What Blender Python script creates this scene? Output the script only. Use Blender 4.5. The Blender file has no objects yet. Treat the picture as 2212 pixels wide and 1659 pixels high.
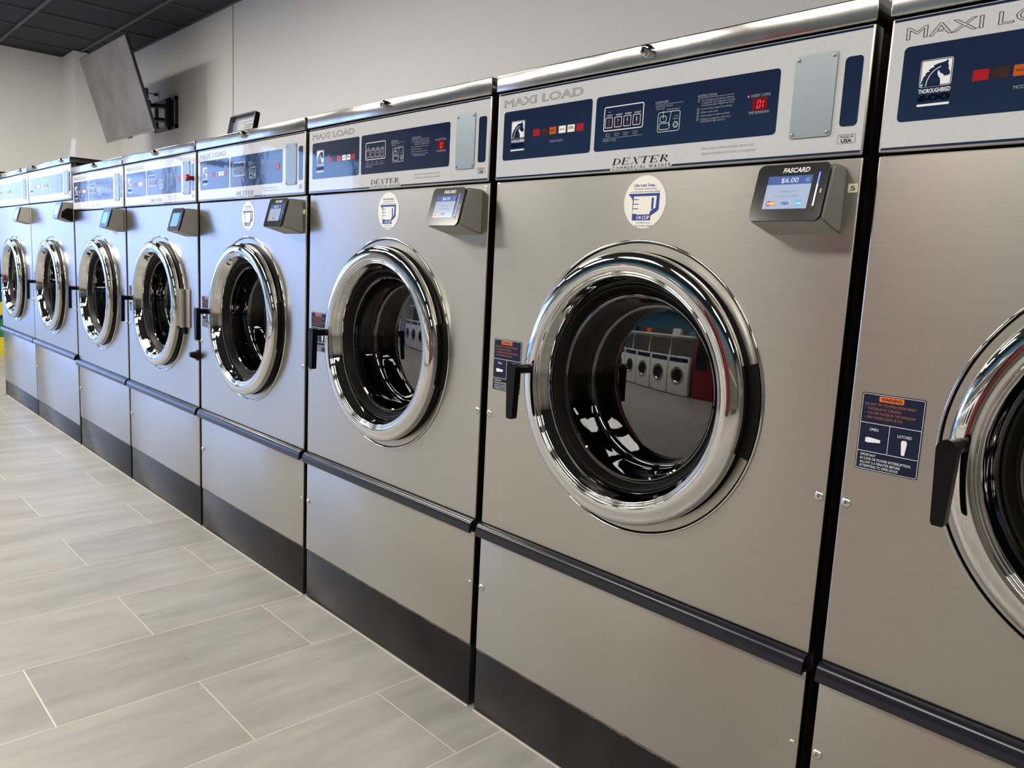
import bpy, bmesh, math, random
from mathutils import Vector, Matrix
from mathutils.geometry import tessellate_polygon
random.seed(7)
sc = bpy.context.scene
COL = sc.collection
PI = math.pi

# ------------------------------------------------------------------ camera
CAM = Vector((0.4704, -1.0797, 0.9777)); FPX = 1684.67
yaw, pitch, roll = [math.radians(a) for a in (46.3766, -8.3053, 2.8832)]
fwd = Vector((-math.sin(yaw)*math.cos(pitch), math.cos(yaw)*math.cos(pitch), math.sin(pitch)))
rgt = Vector((math.cos(yaw), math.sin(yaw), 0)); upv = rgt.cross(fwd)
r2 = rgt*math.cos(roll) + upv*math.sin(roll); u2 = -rgt*math.sin(roll) + upv*math.cos(roll)
cd = bpy.data.cameras.new('camera'); cam = bpy.data.objects.new('camera', cd); COL.objects.link(cam)
cd.sensor_fit = 'HORIZONTAL'; cd.sensor_width = 36.0; cd.lens = FPX*36.0/2212.0; cd.clip_start = 0.02
mw = Matrix((r2, u2, -fwd)).transposed().to_4x4(); mw.translation = CAM; cam.matrix_world = mw
sc.camera = cam

# ------------------------------------------------------------------ exposure, world, window light
sc.view_settings.view_transform = 'Standard'; sc.view_settings.look = 'None'
sc.view_settings.gamma = 1.0; sc.view_settings.exposure = 0.0; sc.view_settings.use_curve_mapping = False
SKY = 5.2; LAMP = 32.0
w = bpy.data.worlds.new('sky'); sc.world = w; w.use_nodes = True
nt = w.node_tree; nt.nodes.clear()
tc = nt.nodes.new('ShaderNodeTexCoord'); sp = nt.nodes.new('ShaderNodeSeparateXYZ')
rp = nt.nodes.new('ShaderNodeValToRGB'); bg = nt.nodes.new('ShaderNodeBackground'); wo = nt.nodes.new('ShaderNodeOutputWorld')
nt.links.new(tc.outputs['Generated'], sp.inputs[0]); nt.links.new(sp.outputs['Z'], rp.inputs[0])
e = rp.color_ramp.elements; e[0].position = 0.0; e[0].color = (0.46, 0.52, 1.0, 1); e[1].position = 0.35; e[1].color = (0.24, 0.48, 1.0, 1)
e2 = e.new(0.10); e2.color = (0.34, 0.54, 1.0, 1)
bg.inputs['Strength'].default_value = SKY
nt.links.new(rp.outputs[0], bg.inputs[0]); nt.links.new(bg.outputs[0], wo.inputs[0])
sc.cycles.use_denoising = True
sc.cycles.max_bounces = 10; sc.cycles.glossy_bounces = 5; sc.cycles.transparent_max_bounces = 12
sc.cycles.caustics_reflective = False; sc.cycles.caustics_refractive = False
sc.cycles.sample_clamp_indirect = 6.0

XW = -8.745; YB = 1.62; YF = -6.2; XR = 4.2; ZC = 2.878     # room: left wall, back wall, front wall, right wall, ceiling
PORT = bpy.data.lights.new('window_daylight_portal', 'AREA'); PORT.shape = 'RECTANGLE'; PORT.size = 2.2; PORT.size_y = 4.6
PORT.cycles.is_portal = True
po = bpy.data.objects.new('window_daylight_portal', PORT); COL.objects.link(po)
po.location = (XW-0.02, -2.6, 1.3); po.rotation_euler = (0, -PI/2, 0)

# ------------------------------------------------------------------ materials
def mat(name, col=(0.5, 0.5, 0.5), rough=0.5, metal=0.0, ior=1.5, emit=None, es=0.0, coat=0.0, aniso=0.0, tang=None,
        bump=None, bumps=0.0, bscale=(1, 1, 1), rn=None, cn=None, alpha=1.0, spec=None):
    m = bpy.data.materials.new(name); m.use_nodes = True
    n = m.node_tree.nodes; l = m.node_tree.links; b = n['Principled BSDF']
    b.inputs['Base Color'].default_value = (*col, 1); b.inputs['Roughness'].default_value = rough
    b.inputs['Metallic'].default_value = metal; b.inputs['IOR'].default_value = ior
    if alpha < 1: b.inputs['Alpha'].default_value = alpha
    if spec is not None: b.inputs['Specular IOR Level'].default_value = spec
    if coat: b.inputs['Coat Weight'].default_value = coat; b.inputs['Coat Roughness'].default_value = 0.04
    if emit: b.inputs['Emission Color'].default_value = (*emit, 1); b.inputs['Emission Strength'].default_value = es
    if aniso:
        b.inputs['Anisotropic'].default_value = aniso
        c = n.new('ShaderNodeCombineXYZ')
        for i in range(3): c.inputs[i].default_value = tang[i]
        l.new(c.outputs[0], b.inputs['Tangent'])
    geo = n.new('ShaderNodeNewGeometry'); mp = n.new('ShaderNodeMapping'); mp.inputs['Scale'].default_value = bscale
    l.new(geo.outputs['Position'], mp.inputs[0])
    if bump:
        nz = n.new('ShaderNodeTexNoise'); nz.inputs['Scale'].default_value = bump; nz.inputs['Detail'].default_value = 3
        l.new(mp.outputs[0], nz.inputs['Vector'])
        bp = n.new('ShaderNodeBump'); bp.inputs['Strength'].default_value = bumps; bp.inputs['Distance'].default_value = 0.01
        l.new(nz.outputs[0], bp.inputs['Height']); l.new(bp.outputs[0], b.inputs['Normal'])
    if rn:   # (scale, low, high, (sx,sy,sz))
        mp2 = n.new('ShaderNodeMapping'); mp2.inputs['Scale'].default_value = rn[3]; l.new(geo.outputs['Position'], mp2.inputs[0])
        nz = n.new('ShaderNodeTexNoise'); nz.inputs['Scale'].default_value = rn[0]; nz.inputs['Detail'].default_value = 5
        l.new(mp2.outputs[0], nz.inputs['Vector'])
        mr = n.new('ShaderNodeMapRange'); mr.inputs[1].default_value = 0.3; mr.inputs[2].default_value = 0.7
        mr.inputs[3].default_value = rn[1]; mr.inputs[4].default_value = rn[2]
        l.new(nz.outputs[0], mr.inputs[0]); l.new(mr.outputs[0], b.inputs['Roughness'])
    if cn:   # (scale, colA, colB, (sx,sy,sz))
        mp3 = n.new('ShaderNodeMapping'); mp3.inputs['Scale'].default_value = cn[3]; l.new(geo.outputs['Position'], mp3.inputs[0])
        nz = n.new('ShaderNodeTexNoise'); nz.inputs['Scale'].default_value = cn[0]; nz.inputs['Detail'].default_value = 6
        l.new(mp3.outputs[0], nz.inputs['Vector'])
        cr = n.new('ShaderNodeValToRGB'); cr.color_ramp.elements[0].position = 0.32; cr.color_ramp.elements[1].position = 0.68
        cr.color_ramp.elements[0].color = (*cn[1], 1); cr.color_ramp.elements[1].color = (*cn[2], 1)
        l.new(nz.outputs[0], cr.inputs[0]); l.new(cr.outputs[0], b.inputs['Base Color'])
    return m

M = {}
M['steel'] = mat('brushed_stainless', (0.60, 0.58, 0.54), 0.29, 1.0, aniso=0.8, tang=(0, 0, 1),
                 cn=(1.0, (0.395, 0.380, 0.345), (0.430, 0.412, 0.373), (14, 14, 500)))
M['lid'] = mat('lid_stainless', (0.58, 0.56, 0.52), 0.17, 1.0, aniso=0.3, tang=(0, 0, 1), 
               cn=(1.0, (0.40, 0.39, 0.365), (0.48, 0.468, 0.44), (25, 25, 3)))
M['chrome'] = mat('polished_chrome', (0.55, 0.545, 0.53), 0.03, 1.0)
M['bolt'] = mat('screw_metal', (0.62, 0.60, 0.56), 0.25, 1.0)
M['black'] = mat('black_paint', (0.012, 0.011, 0.011), 0.45, cn=(30, (0.008, 0.007, 0.007), (0.022, 0.017, 0.015), (1, 1, 1)))
M['rubber'] = mat('black_rubber', (0.005, 0.005, 0.005), 0.42, spec=0.15)
M['kick'] = mat('dark_kick_plate', (0.016, 0.016, 0.018), 0.22, rn=(3, 0.16, 0.32, (1, 1, 2)), spec=0.16,
                cn=(7, (0.010, 0.010, 0.011), (0.018, 0.017, 0.018), (1, 1, 1)))
M['rust'] = mat('worn_edge', (0.14, 0.09, 0.07), 0.7, cn=(60, (0.03, 0.028, 0.028), (0.20, 0.13, 0.10), (1, 1, 1)))
M['bumper'] = mat('bumper_vinyl', (0.009, 0.010, 0.015), 0.2, spec=0.35, rn=(8, 0.16, 0.26, (1, 1, 1)))
M['handle'] = mat('handle_black', (0.004, 0.004, 0.0045), 0.30, spec=0.14)
BM = dict(bump=16, bumps=0.028)
M['silver'] = mat('overlay_silver', (0.50, 0.51, 0.53), 0.06, ior=1.62, cn=(900, (0.46, 0.47, 0.49), (0.55, 0.56, 0.58), (1, 1, 1)), **BM)
M['navy'] = mat('overlay_navy', (0.010, 0.018, 0.050), 0.06, ior=1.62, cn=(900, (0.008, 0.015, 0.042), (0.014, 0.024, 0.060), (1, 1, 1)), **BM)
M['white'] = mat('print_white', (0.72, 0.73, 0.74), 0.12)
M['grey'] = mat('print_grey', (0.30, 0.32, 0.36), 0.12)
M['ink'] = mat('print_black', (0.012, 0.012, 0.016), 0.15)
M['redp'] = mat('print_red', (0.35, 0.015, 0.02), 0.15)
M['redl'] = mat('lens_red', (0.32, 0.012, 0.014), 0.12)
M['orl'] = mat('lens_orange', (0.42, 0.085, 0.012), 0.12)
M['brl'] = mat('lens_brown', (0.045, 0.018, 0.014), 0.12)
M['whl'] = mat('lens_white', (0.75, 0.74, 0.68), 0.12)
M['led'] = mat('led_red', (0.2, 0, 0), 0.2, emit=(1.0, 0.03, 0.05), es=3.0)
M['ledbg'] = mat('led_window', (0.10, 0.004, 0.006), 0.12, emit=(0.5, 0.01, 0.02), es=0.10)
M['zinc'] = mat('zinc_plate', (0.27, 0.32, 0.345), 0.34, 0.55, bump=60, bumps=0.02)
M['stick'] = mat('sticker_white', (0.74, 0.73, 0.66), 0.35)
M['seal'] = mat('sealant', (0.42, 0.40, 0.34), 0.6)
M['blue'] = mat('sticker_blue', (0.022, 0.035, 0.24), 0.35)
M['orange'] = mat('label_orange', (0.62, 0.14, 0.025), 0.35)
M['rustt'] = mat('label_red_text', (0.33, 0.10, 0.045), 0.5)
M['lnavy'] = mat('label_navy', (0.008, 0.012, 0.034), 0.5, spec=0.15)
M['cream'] = mat('number_tag', (0.62, 0.58, 0.42), 0.5)
M['rgrey'] = mat('reader_housing', (0.36, 0.35, 0.315), 0.42, bump=300, bumps=0.02)
M['rblack'] = mat('reader_bezel', (0.012, 0.012, 0.013), 0.14)
M['scr'] = mat('screen_body', (0.02, 0.02, 0.02), 0.1, emit=(0.50, 0.60, 0.80), es=0.80)
M['scrh'] = mat('screen_header', (0.02, 0.02, 0.02), 0.1, emit=(0.07, 0.13, 0.38), es=0.95)
M['scrw'] = mat('screen_white', (0.02, 0.02, 0.02), 0.1, emit=(0.9, 0.93, 1.0), es=0.9)
M['scrt'] = mat('screen_text', (0.10, 0.13, 0.22), 0.1, emit=(0.18, 0.22, 0.34), es=0.6)
M['scrn'] = mat('screen_navy', (0.02, 0.03, 0.15), 0.1, emit=(0.03, 0.05, 0.25), es=0.6)
M['scrr'] = mat('screen_red', (0.2, 0.05, 0.05), 0.1, emit=(0.60, 0.10, 0.08), es=0.7)
M['scro'] = mat('screen_amber', (0.2, 0.1, 0.02), 0.1, emit=(0.75, 0.38, 0.10), es=0.7)
M['scrc'] = mat('screen_cyan', (0.1, 0.2, 0.3), 0.1, emit=(0.10, 0.38, 0.62), es=0.8)
M['barb'] = mat('lit_bar_blue', (0.1, 0.1, 0.5), 0.2, emit=(0.06, 0.10, 1.0), es=3.0)
M['barw'] = mat('lit_bar_white', (0.5, 0.5, 0.6), 0.2, emit=(0.85, 0.88, 1.0), es=1.0)
M['green'] = mat('lens_green', (0.02, 0.10, 0.04), 0.2)
M['hinge'] = mat('hinge_metal', (0.30, 0.28, 0.25), 0.42, 0.6)
M['tray'] = mat('grey_plastic', (0.16, 0.18, 0.22), 0.40)
M['wall'] = mat('painted_wall', (0.88, 0.865, 0.84), 0.75, bump=180, bumps=0.03)
M['wall2'] = mat('painted_wall_taupe', (0.22, 0.20, 0.18), 0.8)
M['trim'] = mat('wall_strip', (0.66, 0.62, 0.50), 0.5)
M['tile_c'] = mat('ceiling_tile_dark', (0.033, 0.037, 0.045), 0.9, bump=400, bumps=0.2)
M['tbar'] = mat('ceiling_bar', (0.085, 0.085, 0.088), 0.5)
M['lampw'] = mat('lamp_diffuser', (0.9, 0.88, 0.8), 0.4, emit=(1.0, 0.945, 0.865), es=LAMP)
M['alu'] = mat('window_frame_metal', (0.10, 0.095, 0.09), 0.4, 0.5)
M['plast'] = mat('white_enamel', (0.72, 0.72, 0.70), 0.3)
M['wblue'] = mat('blue_paint', (0.12, 0.33, 0.46), 0.6)
M['vred'] = mat('red_vinyl', (0.19, 0.014, 0.02), 0.3)
M['vblue'] = mat('cabinet_blue', (0.010, 0.045, 0.10), 0.3)
M['vteal'] = mat('cabinet_teal', (0.03, 0.17, 0.24), 0.35)
M['yell'] = mat('panel_yellow', (0.62, 0.52, 0.03), 0.4)
M['pgreen'] = mat('panel_green', (0.03, 0.16, 0.06), 0.4)
M['asph'] = mat('parking_lot', (0.45, 0.45, 0.45), 0.85, cn=(3, (0.42, 0.42, 0.43), (0.50, 0.50, 0.51), (1, 1, 1)))
M['facade'] = mat('far_facade', (0.45, 0.38, 0.33), 0.8)
M['wood'] = mat('bark', (0.10, 0.07, 0.05), 0.8)
M['leaf'] = mat('foliage', (0.05, 0.10, 0.03), 0.8)
M['tv'] = mat('tv_screen_painted_reflection', (0.13, 0.125, 0.13), 0.25, spec=0.7, cn=(3.5, (0.105, 0.095, 0.102), (0.175, 0.17, 0.18), (1.3, 1, 1.0)))  # mottled grey reflections and some grime painted into the screen colour
M['tvb'] = mat('tv_case', (0.018, 0.022, 0.030), 0.4)
M['acry'] = mat('clear_sheet', (0.62, 0.62, 0.68), 0.3, alpha=0.16, spec=0.2)
M['acrye'] = mat('clear_sheet_edge', (0.9, 0.9, 0.85), 0.3, alpha=0.45, spec=0.2)
M['copper'] = mat('orange_goods', (0.7, 0.2, 0.02), 0.5)

def drum_mat():
    m = mat('perforated_drum', (0.26, 0.255, 0.25), 0.45, 1.0); n = m.node_tree.nodes; l = m.node_tree.links; b = n['Principled BSDF']
    tc = n.new('ShaderNodeTexCoord'); sx = n.new('ShaderNodeSeparateXYZ'); l.new(tc.outputs['Object'], sx.inputs[0])
    def ma(op, a, b_=None, c=None):
        q = n.new('ShaderNodeMath'); q.operation = op
        for i, v in enumerate((a, b_, c)):
            if v is None: continue
            if isinstance(v, (int, float)): q.inputs[i].default_value = v
            else: l.new(v, q.inputs[i])
        return q.outputs[0]
    zz = ma('SUBTRACT', sx.outputs['Z'], 0.783); xx = ma('SUBTRACT', sx.outputs['X'], 0.3715)
    ang = ma('MULTIPLY', ma('ARCTAN2', zz, xx), 0.27/0.0105)
    u = ma('DIVIDE', sx.outputs['Y'], 0.0115)
    row = ma('FLOOR', u); off = ma('MULTIPLY', ma('MODULO', row, 2.0), 0.5)
    fu = ma('SUBTRACT', ma('FRACT', u), 0.5); fv = ma('SUBTRACT', ma('FRACT', ma('ADD', ang, off)), 0.5)
    d = ma('SQRT', ma('ADD', ma('MULTIPLY', fu, fu), ma('MULTIPLY', fv, fv)))
    hole = ma('LESS_THAN', d, 0.27)
    band = ma('LESS_THAN', ma('ABSOLUTE', ma('SUBTRACT', ma('FRACT', ma('MULTIPLY', ang, 0.021)), 0.5)), 0.34)
    hb = ma('MULTIPLY', hole, band)
    mx = n.new('ShaderNodeMix'); mx.data_type = 'RGBA'; l.new(hb, mx.inputs[0])
    mx.inputs[6].default_value = (0.07, 0.069, 0.064, 1); mx.inputs[7].default_value = (0.004, 0.004, 0.004, 1)
    l.new(mx.outputs[2], b.inputs['Base Color'])
    return m
M['drum'] = drum_mat()

def glass_mat(name, tint, ior=1.5, rough=0.02):
    m = bpy.data.materials.new(name); m.use_nodes = True; n = m.node_tree.nodes; l = m.node_tree.links; n.clear()
    o = n.new('ShaderNodeOutputMaterial'); mx = n.new('ShaderNodeMixShader'); t = n.new('ShaderNodeBsdfTransparent'); g = n.new('ShaderNodeBsdfGlossy')
    f = n.new('ShaderNodeFresnel'); f.inputs[0].default_value = ior; g.inputs['Roughness'].default_value = rough
    t.inputs[0].default_value = (*tint, 1)
    l.new(f.outputs[0], mx.inputs[0]); l.new(t.outputs[0], mx.inputs[1]); l.new(g.outputs[0], mx.inputs[2]); l.new(mx.outputs[0], o.inputs[0])
    return m
M['dglass'] = glass_mat('door_glass', (0.42, 0.43, 0.42), 2.15)
M['wglass'] = glass_mat('window_glass', (0.94, 0.96, 0.97), 1.45)

def floor_mat():
    m = mat('floor_tile', (0.4, 0.38, 0.35), 0.35); n = m.node_tree.nodes; l = m.node_tree.links; b = n['Principled BSDF']
    g = n.new('ShaderNodeNewGeometry'); sx = n.new('ShaderNodeSeparateXYZ'); l.new(g.outputs['Position'], sx.inputs[0])
    def ma(op, a, b_=None):
        q = n.new('ShaderNodeMath'); q.operation = op
        for i, v in enumerate((a, b_)):
            if v is None: continue
            if isinstance(v, (int, float)): q.inputs[i].default_value = v
            else: l.new(v, q.inputs[i])
        return q.outputs[0]
    PX, PY, GW = 0.2922, 0.5855, 0.0017
    u = ma('DIVIDE', ma('ADD', sx.outputs['X'], 0.640 + 40*PX), PX); row = ma('FLOOR', u)
    par = ma('MODULO', row, 2.0)                                    # odd rows: joint at y=-0.126
    v = ma('DIVIDE', ma('ADD', sx.outputs['Y'], 0.126 + 40*PY), PY)
    v = ma('ADD', v, ma('MULTIPLY', ma('SUBTRACT', 1.0, par), 0.5))
    def edge(q, P):
        f = ma('FRACT', q); return ma('MULTIPLY', ma('MINIMUM', f, ma('SUBTRACT', 1.0, f)), P)
    d = ma('MINIMUM', edge(u, PX), edge(v, PY)); grout = ma('LESS_THAN', d, GW)
    cx = n.new('ShaderNodeCombineXYZ'); l.new(row, cx.inputs[0]); l.new(ma('FLOOR', v), cx.inputs[1])
    wn = n.new('ShaderNodeTexWhiteNoise'); l.new(cx.outputs[0], wn.inputs['Vector'])
    # streaky stone print running along the tile
    add = n.new('ShaderNodeVectorMath'); add.operation = 'MULTIPLY_ADD'
    l.new(wn.outputs['Color'], add.inputs[0]); add.inputs[1].default_value = (7, 7, 7); l.new(g.outputs['Position'], add.inputs[2])
    mp = n.new('ShaderNodeMapping'); mp.inputs['Scale'].default_value = (13, 2.6, 1); l.new(add.outputs[0], mp.inputs[0])
    nz = n.new('ShaderNodeTexNoise'); nz.inputs['Scale'].default_value = 1.0; nz.inputs['Detail'].default_value = 9; nz.inputs['Roughness'].default_value = 0.62
    l.new(mp.outputs[0], nz.inputs['Vector'])
    cr = n.new('ShaderNodeValToRGB'); E_ = cr.color_ramp.elements
    E_[0].position = 0.31; E_[0].color = (0.245, 0.233, 0.214, 1); E_[1].position = 0.62; E_[1].color = (0.345, 0.329, 0.302, 1)
    q = E_.new(0.46); q.color = (0.295, 0.280, 0.256, 1)
    l.new(nz.outputs[0], cr.inputs[0])
    tint = ma('ADD', ma('MULTIPLY', wn.outputs['Value'], 0.10), 0.95)
    hv = n.new('ShaderNodeHueSaturation'); l.new(cr.outputs[0], hv.inputs['Color']); l.new(tint, hv.inputs['Value'])
    nz3 = n.new('ShaderNodeTexNoise'); nz3.inputs['Scale'].default_value = 24; nz3.inputs['Detail'].default_value = 4; l.new(g.outputs['Position'], nz3.inputs['Vector'])
    speck = ma('GREATER_THAN', nz3.outputs[0], 0.735)
    mx0 = n.new('ShaderNodeMix'); mx0.data_type = 'RGBA'; l.new(ma('MULTIPLY', speck, 0.6), mx0.inputs[0]); l.new(hv.outputs[0], mx0.inputs[6]); mx0.inputs[7].default_value = (0.12, 0.11, 0.10, 1)
    mx = n.new('ShaderNodeMix'); mx.data_type = 'RGBA'; l.new(grout, mx.inputs[0]); l.new(mx0.outputs[2], mx.inputs[6]); mx.inputs[7].default_value = (0.50, 0.465, 0.385, 1)
    l.new(mx.outputs[2], b.inputs['Base Color'])
    mr = n.new('ShaderNodeMapRange'); l.new(nz.outputs[0], mr.inputs[0]); mr.inputs[3].default_value = 0.42; mr.inputs[4].default_value = 0.30
    l.new(mr.outputs[0], b.inputs['Roughness'])
    bp = n.new('ShaderNodeBump'); bp.inputs['Strength'].default_value = 0.5; bp.inputs['Distance'].default_value = 0.001
    l.new(ma('MINIMUM', ma('DIVIDE', d, 0.003), 1.0), bp.inputs['Height']); l.new(bp.outputs[0], b.inputs['Normal'])
    return m
M['floor'] = floor_mat()

# ------------------------------------------------------------------ mesh builder
class MB:
    def __init__(s): s.v = []; s.f = []; s.mi = []; s.sm = []; s.mats = []; s.T = Matrix.Identity(4)
    def m(s, name):
        if name not in s.mats: s.mats.append(name)
        return s.mats.index(name)
    def add(s, vs, fs, mt, smooth=False):
        o = len(s.v); k = s.m(mt); s.v += [s.T @ Vector(p) for p in vs]
        for f in fs: s.f.append([i+o for i in f]); s.mi.append(k); s.sm.append(smooth)
    def box(s, x0, x1, y0, y1, z0, z1, mt, bev=0.0, seg=2):
        bm = bmesh.new(); bmesh.ops.create_cube(bm, size=1)
        for v in bm.verts: v.co = Vector(((x0+x1)/2+v.co.x*(x1-x0), (y0+y1)/2+v.co.y*(y1-y0), (z0+z1)/2+v.co.z*(z1-z0)))
        if bev: bmesh.ops.bevel(bm, geom=bm.edges[:], offset=bev, segments=seg, affect='EDGES', profile=0.5)
        bm.verts.index_update(); s.add([v.co.copy() for v in bm.verts], [[v.index for v in f.verts] for f in bm.faces], mt, bool(bev)); bm.free()
    def lathe(s, prof, cx, cz, mt, n=96, closed=False, a0=0, a1=2*PI):
        full = abs(a1-a0-2*PI) < 1e-6; k = n if full else n+1; vs = []; fs = []; P = len(prof)
        for i in range(k):
            a = a0+(a1-a0)*i/n
            for r, y in prof: vs.append((cx+r*math.cos(a), y, cz+r*math.sin(a)))
        for i in range(n):
            i2 = (i+1) % k
            for j in range(P if closed else P-1):
                j2 = (j+1) % P; fs.append([i*P+j, i2*P+j, i2*P+j2, i*P+j2])
        s.add(vs, fs, mt, True)
    def disc(s, cx, cz, r, y, mt, n=48): s.add([(cx+r*math.cos(2*PI*i/n), y, cz+r*math.sin(2*PI*i/n)) for i in range(n)], [list(range(n))[::-1]], mt)
    def poly(s, loops, y, mt):      # loops of (x,z): outer then holes, in the plane y
        L = [[Vector((a, b, 0)) for a, b in lp] for lp in loops]; flat = [p for lp in L for p in lp]
        tr = tessellate_polygon(L); s.add([(p.x, y, p.y) for p in flat], [list(t) for t in tr], mt)
    def rect(s, x0, x1, z0, z1, y, mt, r=0.0):
        if r <= 0: s.add([(x0, y, z0), (x1, y, z0), (x1, y, z1), (x0, y, z1)], [[0, 1, 2, 3]], mt); return
        s.add([(a, y, b) for a, b in rr(x0, x1, z0, z1, r)], [list(range(20))], mt)
    def frame(s, x0, x1, z0, z1, t, y, mt, r=0.0):
        r = max(r, t*1.05); a = rr(x0, x1, z0, z1, r); b = rr(x0+t, x1-t, z0+t, z1-t, r-t)
        s.add([(p, y, q) for p, q in a+b], [[i, (i+1) % 20, 20+(i+1) % 20, 20+i] for i in range(20)], mt)
    def ext(s, pts, y0, y1, mt, smooth=False):   # XZ outline extruded in y
        n = len(pts); s.poly([pts], y0, mt); s.poly([pts], y1, mt)
        s.add([(a, y0, b) for a, b in pts]+[(a, y1, b) for a, b in pts], [[i, (i+1) % n, n+(i+1) % n, n+i] for i in range(n)], mt, smooth)
    def extx(s, pts, x0, x1, mt, smooth=False):  # YZ outline extruded in x
        n = len(pts); L = [[Vector((a, b, 0)) for a, b in pts]]; tr = [list(t) for t in tessellate_polygon(L)]
        for x in (x0, x1): s.add([(x, a, b) for a, b in pts], tr, mt)
        s.add([(x0, a, b) for a, b in pts]+[(x1, a, b) for a, b in pts], [[i, (i+1) % n, n+(i+1) % n, n+i] for i in range(n)], mt, smooth)
    def tube(s, pts, r, mt, n=8, cap=True):
        pts = [Vector(p) for p in pts]; rs = r if isinstance(r, (list, tuple)) else [r]*len(pts); vs = []; fs = []
        for i, p in enumerate(pts):
            d = (pts[min(i+1, len(pts)-1)]-pts[max(i-1, 0)]).normalized(); a = d.orthogonal().normalized() if i == 0 else (pa-d*pa.dot(d)).normalized()
            pa = a; b = d.cross(a)
            for k in range(n): vs.append(p+(a*math.cos(2*PI*k/n)+b*math.sin(2*PI*k/n))*rs[i])
        for i in range(len(pts)-1):
            for k in range(n): fs.append([i*n+k, i*n+(k+1) % n, (i+1)*n+(k+1) % n, (i+1)*n+k])
        if cap: fs.append(list(range(n))[::-1]); fs.append([(len(pts)-1)*n+k for k in range(n)])
        s.add(vs, fs, mt, True)
    def line(s, pts, t, y, mt):     # flat polyline in the XZ plane
        for (a, b), (c, d) in zip(pts[:-1], pts[1:]):
            L = math.hypot(c-a, d-b) or 1e-9; nx, nz = -(d-b)/L*t/2, (c-a)/L*t/2
            s.add([(a-nx, y, b-nz), (c-nx, y, d-nz), (c+nx, y, d+nz), (a+nx, y, b+nz)], [[0, 1, 2, 3]], mt)
    def text(s, t, x, z, h, y, mt, w=None, al='L', shear=0.0, bold=0.0, outline=0.0):
        vs, fs, W0, H0 = glyphs(t, bold, outline)
        k = h/0.73; kx = (w/W0) if w else k*0.92
        ox = {'L': 0, 'C': -W0/2, 'R': -W0}[al]
        s.add([(x+(p[0]+ox)*kx+shear*p[1]*k, y-abs(p[2])*0.0, z+p[1]*k) for p in vs], fs, mt)
    def build(s, name, parent=None, **kw):
        me = bpy.data.meshes.new(name); me.from_pydata([tuple(v) for v in s.v], [], s.f)
        for n_ in s.mats: me.materials.append(M[n_])
        for p, k, q in zip(me.polygons, s.mi, s.sm): p.material_index = k; p.use_smooth = q
        me.update()
        if any(s.sm):
            bm = bmesh.new(); bm.from_mesh(me)
            for e_ in bm.edges:
                if len(e_.link_faces) == 2:
                    try:
                        if e_.calc_face_angle() > 0.6: e_.smooth = False
                    except ValueError: pass
            bm.to_mesh(me); bm.free()
        o = bpy.data.objects.new(name, me); COL.objects.link(o)
        if parent: o.parent = parent
        for a, b in kw.items(): o[a] = b
        return o

def smooth_prof(p, k=4):
    out = []
    for i in range(len(p)-1):
        a, b_, c, d = p[max(i-1, 0)], p[i], p[i+1], p[min(i+2, len(p)-1)]
        for j in range(k):
            t = j/k; out.append(tuple(0.5*((2*b_[q])+(-a[q]+c[q])*t+(2*a[q]-5*b_[q]+4*c[q]-d[q])*t*t+(-a[q]+3*b_[q]-3*c[q]+d[q])*t**3) for q in (0, 1)))
    return out+[p[-1]]
def rr(x0, x1, z0, z1, r):
    r = min(r, abs(x1-x0)/2.01, abs(z1-z0)/2.01); out = []
    for cx, cz, a in ((x1-r, z1-r, 0), (x0+r, z1-r, 90), (x0+r, z0+r, 180), (x1-r, z0+r, 270)):
        for i in range(5): t = math.radians(a+22.5*i); out.append((cx+r*math.cos(t), cz+r*math.sin(t)))
    return out
_gl = {}
def glyphs(t, bold, outline):
    k = (t, bold, outline)
    if k in _gl: return _gl[k]
    cu = bpy.data.curves.new('lettering', 'FONT'); cu.body = t; cu.size = 1.0; cu.resolution_u = 3; cu.offset = bold
    if outline: cu.fill_mode = 'NONE'; cu.bevel_depth = outline; cu.bevel_resolution = 0
    ob = bpy.data.objects.new('lettering', cu); COL.objects.link(ob)
    dg = bpy.context.evaluated_depsgraph_get(); ev = ob.evaluated_get(dg); me = ev.to_mesh()
    vs = [(v.co.x, v.co.y, 0.0) for v in me.vertices]; fs = [list(p.vertices) for p in me.polygons]
    ev.to_mesh_clear(); bpy.data.objects.remove(ob); bpy.data.curves.remove(cu)
    x0 = min(v[0] for v in vs); vs = [(v[0]-x0, v[1], 0) for v in vs]; W0 = max(v[0] for v in vs)
    _gl[k] = (vs, fs, W0, 0.73); return _gl[k]

def empty(name, loc, label, cat, group=None, rz=0):
    o = bpy.data.objects.new(name, None); COL.objects.link(o); o.location = loc; o.rotation_euler = (0, 0, rz); o.empty_display_size = 0.1
    o['label'] = label; o['category'] = cat
    if group: o['group'] = group
    return o
def tag(o, label, cat, group=None):
    o['label'] = label; o['category'] = cat
    if group: o['group'] = group
    return o
def struct(mb, name): o = mb.build(name); o['kind'] = 'structure'; return o
def copy_tree(o, parent=None):
    c = o.copy(); COL.objects.link(c)
    if parent: c.parent = parent
    for ch in list(o.children): copy_tree(ch, c)
    return c

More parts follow.
